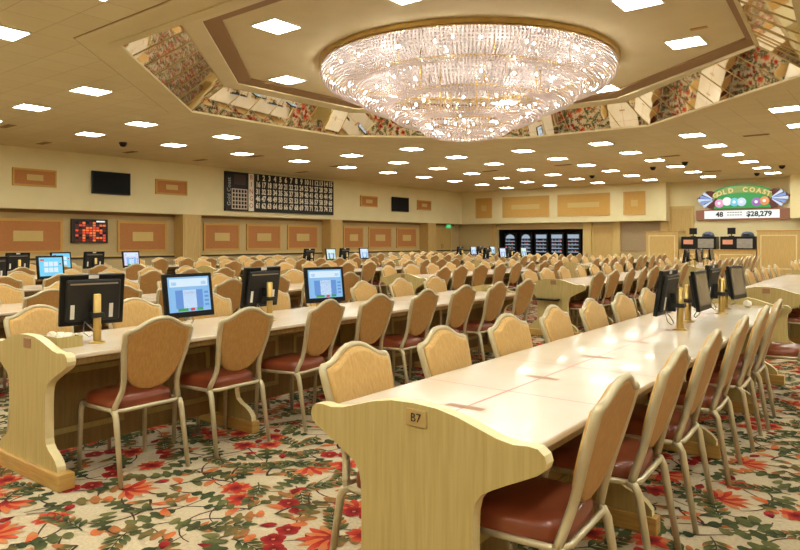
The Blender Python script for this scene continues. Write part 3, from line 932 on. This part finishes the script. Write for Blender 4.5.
counter(-5.27, 1.0, 31.0, 1.82, 1.2, 'tall panelled wood counter right of the black cashier stations')
counter(-8.40, -5.31, 31.0, 1.0, 1.0, 'low wood counter carrying the black cashier stations')
for k, (x0, x1) in enumerate(((-8.33, -6.88), (-6.72, -5.36))):
    cx, w_ = (x0 + x1) / 2, x1 - x0
    e = empty('cashier_station', (cx, 31.1, 1.0)); tag(e, 'black cashier cabinet with orange sticker and steel front, %s on the low counter' % ('left one' if k == 0 else 'right one'), 'cashier cabinet', 'cashier cabinets on the low counter')
    g = MB(); g.rbox(-w_ / 2, w_ / 2, 0, .6, 0, .56, 'black', .012); g.build('cabinet', e)
    g = MB(); g.box(-.02, w_ / 2 - .1, -.012, 0, .06, .46, 'steel'); g.build('steel_front', e)
    g = MB(); g.box(-w_ / 2 + .1, -w_ / 2 + .5, -.01, 0, .22, .42, 'sticker_orange'); g.build('sticker', e)
    e = empty('counter_terminal', (cx - .28, 31.3, 1.56)); tag(e, 'small black terminal on top of the %s cashier cabinet' % ('left' if k == 0 else 'right'), 'terminal', 'terminals on the cashier cabinets')
    g = MB(); g.box(-.1, .1, 0, .15, 0, .03, 'black_soft'); g.box(-.02, .02, .05, .09, .03, .12, 'black_soft'); g.build('stand', e)
    g = MB(); g.rbox(-.16, .16, .03, .08, .1, .38, 'black', .008); g.build('screen_housing', e)
    g = MB()
    g.lathe([(.0, .22), (.10, .21), (.20, .16), (.25, .08), (.26, 0), (0, 0)], 'blue_cover', 16)
    g.box(-.12, .12, -.27, -.2, .03, .1, 'black_soft')
    o = g.build('counting_machine'); o.location = (cx + .35, 31.35, 1.56); tag(o, 'rounded blue-grey machine on top of the %s cashier cabinet' % ('left' if k == 0 else 'right'), 'machine', 'rounded machines on the cashier cabinets')

# ================================================================ TABLES
P, U0, PER, V0, VP, HW = .6808, 2.1657, 7.1, -1.305, -2.72, .432
PX = .955
def half(pts): return pts + [(-x, z) for x, z in reversed(pts) if x > 1e-6]
PANEL = [(0, .832), (.10, .828), (.19, .811), (.27, .788), (.34, .768), (.40, .760), (.45, .765), (.485, .762), (.507, .745), (.515, .722), (.508, .700), (.485, .682),
         (.44, .660), (.38, .632), (.32, .602), (.28, .578), (.258, .550), (.248, .510), (.245, .45), (.245, .30), (.247, .255), (.257, .222), (.285, .198), (.325, .178), (.365, .152), (.390, .122), (.395, .092)]
FOOT = [(.0, .70), (.20, .70), (.205, .40), (.21, .27), (.225, .225), (.27, .195), (.325, .175), (.37, .145), (.395, .115), (.40, .0)]
def make_table(ns):
    L = ns * P + .0
    root = empty('bingo_table')
    y0, y1 = -.315, -.315 + L          # local y runs along the table, y=0 at the first seat
    g = MB(); g.rbox(-HW, HW, y0 + .02, y1 - .02, .722, .75, 'table_cream', .008)
    z = .7504
    g.quad((-.004, y0 + .06, z), (.004, y0 + .06, z), (.004, y1 - .06, z), (-.004, y1 - .06, z), 'seam_red')
    for k in range(ns - 1):
        y = (k + .5) * P
        g.quad((-HW + .01, y - .003, z), (HW - .01, y - .003, z), (HW - .01, y + .003, z), (-HW + .01, y + .003, z), 'seam_red')
    for k in range(ns):
        y = k * P
        g.quad((-.08, y - .022, z + .0004), (.08, y - .022, z + .0004), (.08, y + .022, z + .0004), (-.08, y + .022, z + .0004), 'tape_tan')
    g.build('tabletop', root)
    g = MB(); g.box(-HW + .03, HW - .03, y0 + .03, y1 - .03, .685, .722, 'under_wood'); g.build('apron', root)
    for s_, yy in ((-1, y0), (1, y1)):
        g = MB(); g.prism(half([(x * PX, z) for x, z in PANEL]), yy - .025, yy + .025, 'laminate_wood', 'laminate_edge'); p = g.build('end_panel', root)
        g = MB(); g.rbox(-.435, .435, yy - .048, yy + .048, 0, .092, 'plinth_wood', .006); g.build('base_plinth', root)
    g = MB(); g.box(-.012, .012, y0 + .03, y1 - .03, .10, .685, 'under_wood')
    for k in range(ns):
        a, c = (k - .42) * P + .04, (k + .42) * P - .02
        for sx in (-1, 1):
            xa, xb = (.012, .018) if sx > 0 else (-.018, -.012)
            for q in ((a, a + .035, .20, .60), (c - .035, c, .20, .60), (a, c, .20, .235), (a, c, .565, .60)): g.box(xa, xb, q[0], q[1], q[2], q[3], 'laminate_wood')
    g.build('modesty_panel', root)
    nsup = 3 if ns == 8 else 4
    for k in range(nsup):
        yy = y0 + L * (k + 1) / (nsup + 1)
        g = MB(); g.prism(half(FOOT), yy - .02, yy + .02, 'laminate_wood', 'laminate_edge'); g.rbox(-.42, .42, yy - .035, yy + .035, 0, .085, 'plinth_wood', .006); g.build('support', root)
    kids(root)
    return root
def T_tab(i, j): return U0 + PER * j - (.06 if (i, j) == (1, 0) else 0), V0 + VP * i - (.10 if (i, j) == (1, 0) else (.028 if (i, j) == (0, 0) else 0))
t8 = make_table(8); t10 = make_table(10)
used8 = used10 = False
BL = ['front', 'middle', 'rear']
RW = ['row one', 'row two', 'row three', 'row four', 'row five', 'row six']
tables = []
for i in range(6):
    for j in range(3):
        u, v = T_tab(i, j)
        ns = 10 if j == 2 else 8
        vis = False
        for k in range(ns):
            for dv in (-.6, 0, .6):
                s_ = screen_xy(tw(u + k * P, v + dv, .9))
                if s_ and -10 < s_[0] < 812: vis = True
        if not vis: continue
        if ns == 8:
            o = t8 if not used8 else copy_tree(t8); used8 = True
        else:
            o = t10 if not used10 else copy_tree(t10); used10 = True
        o.location = tw(u, v); o.rotation_euler = (0, 0, D)
        if (i, j) == (0, 0): lab = 'long cream-topped bingo table whose end panel is marked B7'
        elif (i, j) == (1, 0): lab = 'long cream-topped bingo table behind B7, near end in the left foreground'
        else: lab = 'long cream-topped bingo table, %s block, %s counting leftward from the B7 table' % (BL[j], RW[i])
        tag(o, lab, 'table', 'long bingo tables'); tables.append((i, j, ns, o))

# number plaques on the end panels facing the viewer
for i, j, ns, o in tables:
    if j > 1 or (i, j) not in ((0, 0), (1, 0), (0, 1), (1, 1), (2, 1)): continue
    ep = [c for c in bpy.data.objects if c.parent == o and c.name.startswith('end_panel')]
    ep.sort(key=lambda c: c.name)
    x0 = .015
    g = MB(); g.rbox(x0 - .042, x0 + .042, -.315 - .031, -.315 - .024, .755, .813, 'tape_tan' if (i, j) != (0, 0) else 'plaque', .002)
    if True:
        M.setdefault('plaque', None)
    pl = g.build('plaque', ep[0])
    if (i, j) == (0, 0):
        pl['label'] = 'tan plaque reading B7'
        g = MB(); text_into(g, 'B7', .042, 'ink', Matrix.Translation((x0, -.315 - .0325, .784)) @ Matrix.Rotation(PI / 2, 4, 'X'), depth=.0006); g.build('lettering', pl)

# ================================================================ CHAIRS
def back_y(z): return -.165 - (z - .47) * .285
def make_chair():
    root = empty('banquet_chair')
    out = [(0, .938), (.042, .934), (.08, .921), (.113, .902), (.146, .884), (.178, .875), (.205, .872)]
    arm = [(.212, .862), (.210, .80), (.200, .72), (.186, .645), (.176, .58), (.177, .53), (.188, .485), (.203, .445), (.209, .415)]
    g = MB()
    # crown rail with the two arms
    pts = [(-x, back_y(z), z) for x, z in reversed(arm)] + [(-x, back_y(z), z) for x, z in reversed(out[1:])] + [(x, back_y(z), z) for x, z in out] + [(x, back_y(z), z) for x, z in arm]
    pts[0] = (-.209, -.150, .415); pts[-1] = (.209, -.150, .415)
    nn = len(pts); g.tube(pts, [.0165 if q < 8 or q >= nn - 8 else (.017 if q < 10 or q >= nn - 10 else .0145) for q in range(nn)], 'frame_paint', 8)
    # seat rail
    rail = [(-.205, .205, .405), (-.209, .0, .408), (-.209, -.155, .412), (-.16, -.175, .412), (.16, -.175, .412), (.209, -.155, .412), (.209, .0, .408), (.205, .205, .405)]
    g.tube(rail, .0125, 'frame_paint', 6)
    g.tube([(-.205, .205, .405), (0, .212, .405), (.205, .205, .405)], .0115, 'frame_paint', 6)
    g.build('frame', root)
    sh = [(0, .930), (.042, .926), (.08, .913), (.113, .894), (.146, .876), (.178, .867), (.200, .863), (.203, .80), (.194, .725), (.178, .655), (.152, .597), (.115, .552), (.068, .524), (0, .513)]
    def pad(y_off, th, m, sc_):
        g = MB(); n = 5
        o_ = half(sh)[:-1] if False else [(x, z) for x, z in sh] + [(-x, z) for x, z in reversed(sh[1:-1])]
        cz = .74
        rings = []
        for k, (s_, t) in enumerate(((1.0, 0), (1.0, .55), (.965, .9), (.90, 1.0))):
            rings.append([(x * s_ * sc_, cz + (z - cz) * (1 - (1 - s_) * 1.0) * 1.0, t) for x, z in o_])
        vs = []; N = len(o_)
        for rg in rings:
            for x, z, t in rg: vs.append((x, back_y(z) + y_off + th * t, z))
        fs = [(a * N + q, a * N + (q + 1) % N, (a + 1) * N + (q + 1) % N, (a + 1) * N + q) for a in range(3) for q in range(N)]
        g.add(vs, fs, m, True)
        last = [(x, z) for x, z, t in rings[-1]]
        tri = tessellate_polygon([[Vector((x, z, 0)) for x, z in last]])
        g.add([(x, back_y(z) + y_off + th, z) for x, z in last], [tuple(t) for t in tri], m)
        return g
    pad(0.0, .032, 'back_tan', 1).build('backrest', root)
    pad(0.0, -.012, 'back_brown', 1).build('back_panel', root)
    # seat cushion
    g = MB(); vs = []; fs = []; N = 28
    lev = [(.392, .93), (.40, .985), (.425, 1.0), (.455, .99), (.472, .95), (.483, .86), (.490, .6), (.493, .25)]
    for z, s_ in lev:
        for k in range(N):
            t = 2 * PI * k / N; c, s = math.cos(t), math.sin(t); e_ = .42
            x = math.copysign(abs(c) ** e_, c); y = math.copysign(abs(s) ** e_, s)
            wx = .208 + .012 * y
            vs.append((x * wx * s_, .035 + y * .195 * s_, z))
    for a in range(len(lev) - 1):
        for k in range(N): fs.append((a * N + k, a * N + (k + 1) % N, (a + 1) * N + (k + 1) % N, (a + 1) * N + k))
    fs.append(tuple(range(N))); fs.append(tuple((len(lev) - 1) * N + k for k in range(N)))
    g.add(vs, fs, 'seat_vinyl', True); g.build('seat', root)
    for sx in (-1, 1):
        g = MB(); g.tube([(sx * .205, .198, .412), (sx * .207, .214, .395), (sx * .210, .221, .36), (sx * .217, .232, 0)], [.017, .017, .0165, .0125], 'frame_paint', 8); g.build('leg', root)
        g = MB(); g.tube([(sx * .209, -.135, .412), (sx * .211, -.163, .402), (sx * .212, -.178, .375), (sx * .219, -.242, 0)], [.0165, .0185, .0175, .013], 'frame_paint', 8); g.build('leg', root)
    kids(root)
    return root
chair = make_chair()
# the same chair as one mesh for the far block
def joined(root):
    me = bpy.data.meshes.new('banquet_chair'); bm = bmesh.new(); mats = []
    for c in KIDS[root.name]:
        tmp = c.data.copy()
        idx = []
        for m_ in c.data.materials:
            if m_ not in mats: mats.append(m_)
            idx.append(mats.index(m_))
        for p in tmp.polygons: p.material_index = idx[p.material_index]
        bm.from_mesh(tmp); bpy.data.meshes.remove(tmp)
    bm.to_mesh(me); bm.free()
    for m_ in mats: me.materials.append(m_)
    return me
far_mesh = joined(chair)
rc = random.Random(21)
first = True; nch = 0
for i, j, ns, t in tables:
    u0, v0 = T_tab(i, j)
    for side in (1, -1):
        for k in range(ns):
            ju, jv, ja = rc.gauss(0, .022), rc.gauss(0, .02), rc.gauss(0, .045)
            if (i, j) in ((0, 0), (1, 0)): ju *= .35; jv *= .4; ja *= .5
            u = u0 + k * P + ju; v = v0 + side * (.293 + max(-.012, jv))
            if (i, j, side) == (1, 0, 1):
                u = U0 + (.05 + k * P, .70, 1.41, 2.06, 2.74, 3.42, 4.10, 4.79)[k] + .0; v = V0 + VP + (.293 if k != 2 else .31); ja = (.0, .0, .14, .02, .05, .0, .04, .0)[k]
            if (i, j, side) == (0, 0, -1): v = V0 - .299
            if (i, j, side) == (0, 0, 1):
                if k > 6: continue
                u = (2.164, 2.88, 3.54, 4.30, 5.055, 5.68, 6.55)[k]; v = V0 + (.278 if k < 6 else .47); ja = .05
            p = tw(u, v)
            s0 = screen_xy((p[0], p[1], .5))
            if s0 is None or not (-45 - 160 / s0[2] < s0[0] < 812 + 220 / s0[2]): continue
            if s0[2] < 16:
                if first: o = chair; first = False
                else: o = copy_tree(chair)
            else:
                o = bpy.data.objects.new('banquet_chair', far_mesh); COL.objects.link(o)
            o.location = p; o.rotation_euler = (0, 0, D + (PI / 2 if side > 0 else -PI / 2) + ja)
            where = 'right' if side > 0 else 'left'
            tb = 'the B7 table' if (i, j) == (0, 0) else ('the left foreground table' if (i, j) == (1, 0) else '%s-block table in %s' % (BL[j], RW[i]))
            tag(o, 'shield-backed chair, %s from near end, %s side of %s' % (ORD[k], where, tb), 'chair', 'shield-backed chairs along the bingo tables')
            nch += 1
print('chairs', nch)

# ================================================================ MONITORS ON POSTS
def make_monitor(kind):
    """local +y is the way the screen faces; the post stands at the origin on the table top"""
    root = empty('touchscreen_monitor')
    g = MB(); g.lathe([(.0, .305), (.018, .305), (.0235, .300), (.0235, .01)], 'brass', 16); g.build('post', root)
    g = MB(); g.lathe([(.0235, .014), (.04, .010), (.052, .004), (.052, .0004)], 'brass', 20); g.build('flange', root)
    g = MB(); g.rbox(-.035, .035, -.035, .05, .16, .19, 'black_soft', .004); g.box(-.02, .02, .03, .085, .13, .26, 'black_soft'); g.box(-.06, .06, .078, .088, .15, .27, 'black_soft'); g.build('bracket', root)
    W, H, z0 = .385, .325, .10
    tilt = Matrix.Translation((0, .095, z0)) @ Matrix.Rotation(math.radians(8), 4, 'X')
    g = MB(); g.T = tilt
    g.rbox(-W / 2, W / 2, .012, .042, 0, H, 'black', .007); g.rbox(-W / 2 + .03, W / 2 - .03, -.012, .02, .03, H - .03, 'black_soft', .012)
    g.box(-W / 2 + .05, W / 2 - .05, -.014, -.01, H - .06, H - .05, 'steel')
    hs = g.build('housing', root)
    g = MB(); g.T = tilt
    y = .0425
    x0, x1, a0, a1 = -W / 2 + .028, W / 2 - .028, .042, H - .026
    if kind == 'grey':
        g.quad((x0, y, a0), (x1, y, a0), (x1, y, a1), (x0, y, a1), 'screen_grey')
    else:
        bg = {'blue': 'ui_blue', 'cyan': 'ui_cyan', 'lilac': 'ui_lilac', 'mint': 'ui_mint'}[kind]
        g.quad((x0, y, a0), (x1, y, a0), (x1, y, a1), (x0, y, a1), bg)
        def r(ax, bx, az, bz, m): g.quad((x0 + (x1 - x0) * ax, y + .0006, a0 + (a1 - a0) * az), (x0 + (x1 - x0) * bx, y + .0006, a0 + (a1 - a0) * az), (x0 + (x1 - x0) * bx, y + .0006, a0 + (a1 - a0) * bz), (x0 + (x1 - x0) * ax, y + .0006, a0 + (a1 - a0) * bz), m)
        if kind == 'cyan':
            for q in range(3):
                for w_ in range(2): r(.2 + q * .21, .38 + q * .21, .2 + w_ * .32, .45 + w_ * .32, 'ui_pale')
            r(.05, .14, .6, .68, 'ui_red'); r(.78, .95, .82, .92, 'ui_red')
        else:
            r(.04, .96, .72, .95, 'ui_pale'); r(.08, .2, .76, .86, 'ui_blue'); r(.8, .92, .76, .86, 'ui_blue')
            r(.18, .84, .1, .62, 'ui_mid' if kind != 'lilac' else 'ui_blue'); r(.34, .66, .1, .62, 'ui_pale'); r(.36, .64, .5, .57, 'ui_dark')
            for q in range(4): r(.04, .14, .14 + q * .12, .2 + q * .12, 'ui_mid')
            r(.2, .34, .02, .1, 'ui_green'); r(.4, .5, .02, .1, 'ui_red'); r(.56, .8, .02, .1, 'ui_green')
    g.build('screen', root)
    g = MB(); g.T = tilt
    for xx in (-.125, .105): g.box(xx - .012, xx + .012, -.0145, -.0118, .05, .14, 'white')
    g.box(-.03, .03, -.0045 + .016, .012, H - .026, H - .003, 'white')
    g.build('label_sticker', hs)
    g = MB(); g.tube([(-.05, .09, .12), (-.06, .07, .06), (-.03, .05, .035), (.0, .045, .05), (-.02, .06, .09), (-.05, .088, .13)], .004, 'steel', 6); g.build('cable', root)
    kids(root)
    return root
protos = {k: make_monitor(k) for k in ('blue', 'cyan', 'lilac', 'mint', 'grey')}
usedm = set()
mons = [  # row, block, seat index, facing (+1 towards the viewer's side, -1 away), turn, screen, label
    (1, 0, 0, -1, -.20, 'blue', 'black monitor seen from behind on the near end of the left foreground table'),
    (1, 0, 1, 1, .0, 'blue', 'monitor with a lit blue screen, nearest of two facing us on the left foreground table'),
    (1, 0, 2, -1, .05, 'blue', 'monitor seen from behind between the two blue screens of the left foreground table'),
    (1, 0, 3, 1, -.25, 'blue', 'tilted monitor with a lit blue screen, farther one on the left foreground table'),
    (0, 0, 4, -1, .0, 'blue', 'nearest monitor on the B7 table, black back on a brass post'),
    (0, 0, 5, 1, .0, 'grey', 'second monitor on the B7 table, greyish screen seen edge-on'),
    (0, 0, 6, -1, .0, 'blue', 'third monitor on the B7 table, black back and bracket'),
    (0, 0, 7, 1, -.1, 'grey', 'farthest monitor on the B7 table, greyish screen by the far end'),
    (3, 0, 2, -1, .0, 'blue', 'dark monitor back cut by the left picture edge'),
    (3, 0, 3, 1, .1, 'cyan', 'monitor with bright cyan button screen at the far left'),
    (4, 0, 4, -1, -.1, 'blue', 'monitor seen from behind left of the cyan button screen'),
    (4, 0, 5, 1, .1, 'cyan', 'lit monitor just behind and right of the cyan button screen'),
    (4, 0, 6, -1, -.1, 'blue', 'monitor seen from behind below the red lit wall board'),
    (4, 0, 7, 1, .1, 'lilac', 'monitor with a pale lilac screen right of the red lit board'),
    (4, 1, 4, -1, .0, 'blue', 'small distant monitor from behind, leftmost under the number board end'),
    (4, 1, 5, 1, .0, 'mint', 'small distant monitor with a pale green screen left of the second pilaster'),
    (4, 1, 6, -1, .0, 'blue', 'small distant monitor from behind at the second pilaster'),
    (4, 1, 7, 1, .0, 'lilac', 'small distant monitor with a lilac screen right of the second pilaster'),
    (4, 2, 4, -1, .0, 'blue', 'tiny distant monitor from behind right of the double door'),
    (4, 2, 5, 1, .0, 'lilac', 'tiny distant lilac screen left of the vending recess'),
    (4, 2, 6, -1, .0, 'blue', 'tiny distant monitor from behind beside the vending recess edge'),
    (4, 2, 7, 1, .0, 'mint', 'tiny distant pale screen at the left edge of the vending recess'),
    (3, 2, 0, -1, .0, 'blue', 'distant monitor back just left of the vending recess, nearer row'),
    (3, 2, 1, 1, .0, 'lilac', 'distant lit screen in front of the leftmost vending machine'),
    (3, 2, 2, -1, .0, 'blue', 'distant monitor back in front of the leftmost vending machine'),
    (3, 2, 3, 1, .0, 'mint', 'distant lit screen in front of the second vending machine'),
    (1, 2, 0, -1, .0, 'blue', 'distant monitor below the left cashier cabinet, leftmost of four'),
    (1, 2, 1, 1, .0, 'grey', 'distant monitor below the left cashier cabinet, second of four'),
    (1, 2, 2, -1, .0, 'blue', 'distant monitor below the left cashier cabinet, third of four'),
    (1, 2, 3, 1, .0, 'grey', 'distant monitor below the left cashier cabinet, rightmost of four'),
]
SPECIAL = {(0, 0, 4): (4.96, -1.26), (0, 0, 5): (5.50, -1.34), (0, 0, 6): (6.27, -1.25), (0, 0, 7): (6.78, -1.32), (1, 0, 0): (2.13, -4.0), (1, 0, 1): (2.80, -4.11), (1, 0, 2): (3.56, -4.02), (1, 0, 3): (4.22, -4.12)}
for i, j, k, fc, turn, kind, lab in mons:
    p0 = protos[kind]
    o = p0 if kind not in usedm else copy_tree(p0)
    usedm.add(kind)
    u0, v0 = T_tab(i, j)
    uu = u0 + k * P + (.0 if (i, j) != (0, 0) else .04)
    vv = v0 + .03 * (1 if fc < 0 else -1)
    if (i, j, k) in SPECIAL: uu, vv = SPECIAL[(i, j, k)]
    uu += {(3, 0): .12, (4, 0): .2, (4, 1): .2, (4, 2): .45, (3, 2): .3, (1, 2): .25}.get((i, j), 0)
    o.location = tw(uu, vv, .7510); o.scale = (1.03, 1, .95) if fc > 0 and j == 0 and i < 2 else (1, 1, 1); o.rotation_euler = (0, 0, D + (-PI / 2 if fc > 0 else PI / 2) + turn)
    tag(o, lab, 'monitor', 'touchscreen monitors on brass posts')
for k, p0 in protos.items():
    if k not in usedm: bpy.data.objects.remove(p0)

# ================================================================ SMALL THINGS
# slip box behind the end panel of the left foreground table
u0, v0 = T_tab(1, 0)
e = empty('wooden_slip_box', tw(u0 - .17, v0 + .05, .7505), D); tag(e, 'small light wood box against the end panel of the left foreground table', 'box')
g = MB()
for q in ((-.13, .13, -.075, -.065), (-.13, .13, .065, .075), (-.13, -.12, -.065, .065), (.12, .13, -.065, .065)): g.box(q[0], q[1], q[2], q[3], 0, .065, 'laminate_wood')
g.box(-.12, .12, -.065, .065, 0, .01, 'laminate_wood'); g.build('box_body', e)
rn = random.Random(5)
def paper_wad(name, loc, r, label, cat, group=None):
    g = MB(); bm = bmesh.new(); bmesh.ops.create_icosphere(bm, subdivisions=2, radius=r)
    for v in bm.verts: v.co *= rn.uniform(.7, 1.15)
    zmin = min(v.co.z for v in bm.verts)
    bm.verts.index_update()
    g.add([v.co - Vector((0, 0, zmin)) for v in bm.verts], [tuple(v.index for v in f.verts) for f in bm.faces], 'paper'); bm.free()
    o = g.build(name); o.location = loc; tag(o, label, cat, group); return o
for k in range(4):
    paper_wad('crumpled_tissue', tw(u0 - .17 + .02 * (k % 2), v0 - .035 + .05 * k, .7505 + .012), .034, 'white crumpled tissue in the wood box on the left foreground table', 'tissue', 'tissues in the wood box')
u0, v0 = T_tab(0, 0)
paper_wad('crumpled_paper', tw(u0 + 7 * P + .1, v0 + .16, .7507), .04, 'white crumpled paper on the B7 table near its farthest monitor post', 'paper')
# dark tray hooked on the near panel of the second block
u0, v0 = T_tab(1, 1)
g = MB(); g.rbox(-.26, .10, -.16, 0, 0, .02, 'black', .006); g.box(-.24, .08, -.02, 0, -.015, .0, 'black')
o = g.build('black_shelf'); o.location = tw(u0 - .315 - .026, v0 + .02, .53); o.rotation_euler.z = D; tag(o, 'narrow black shelf fixed to the end panel beyond the left foreground table', 'shelf')
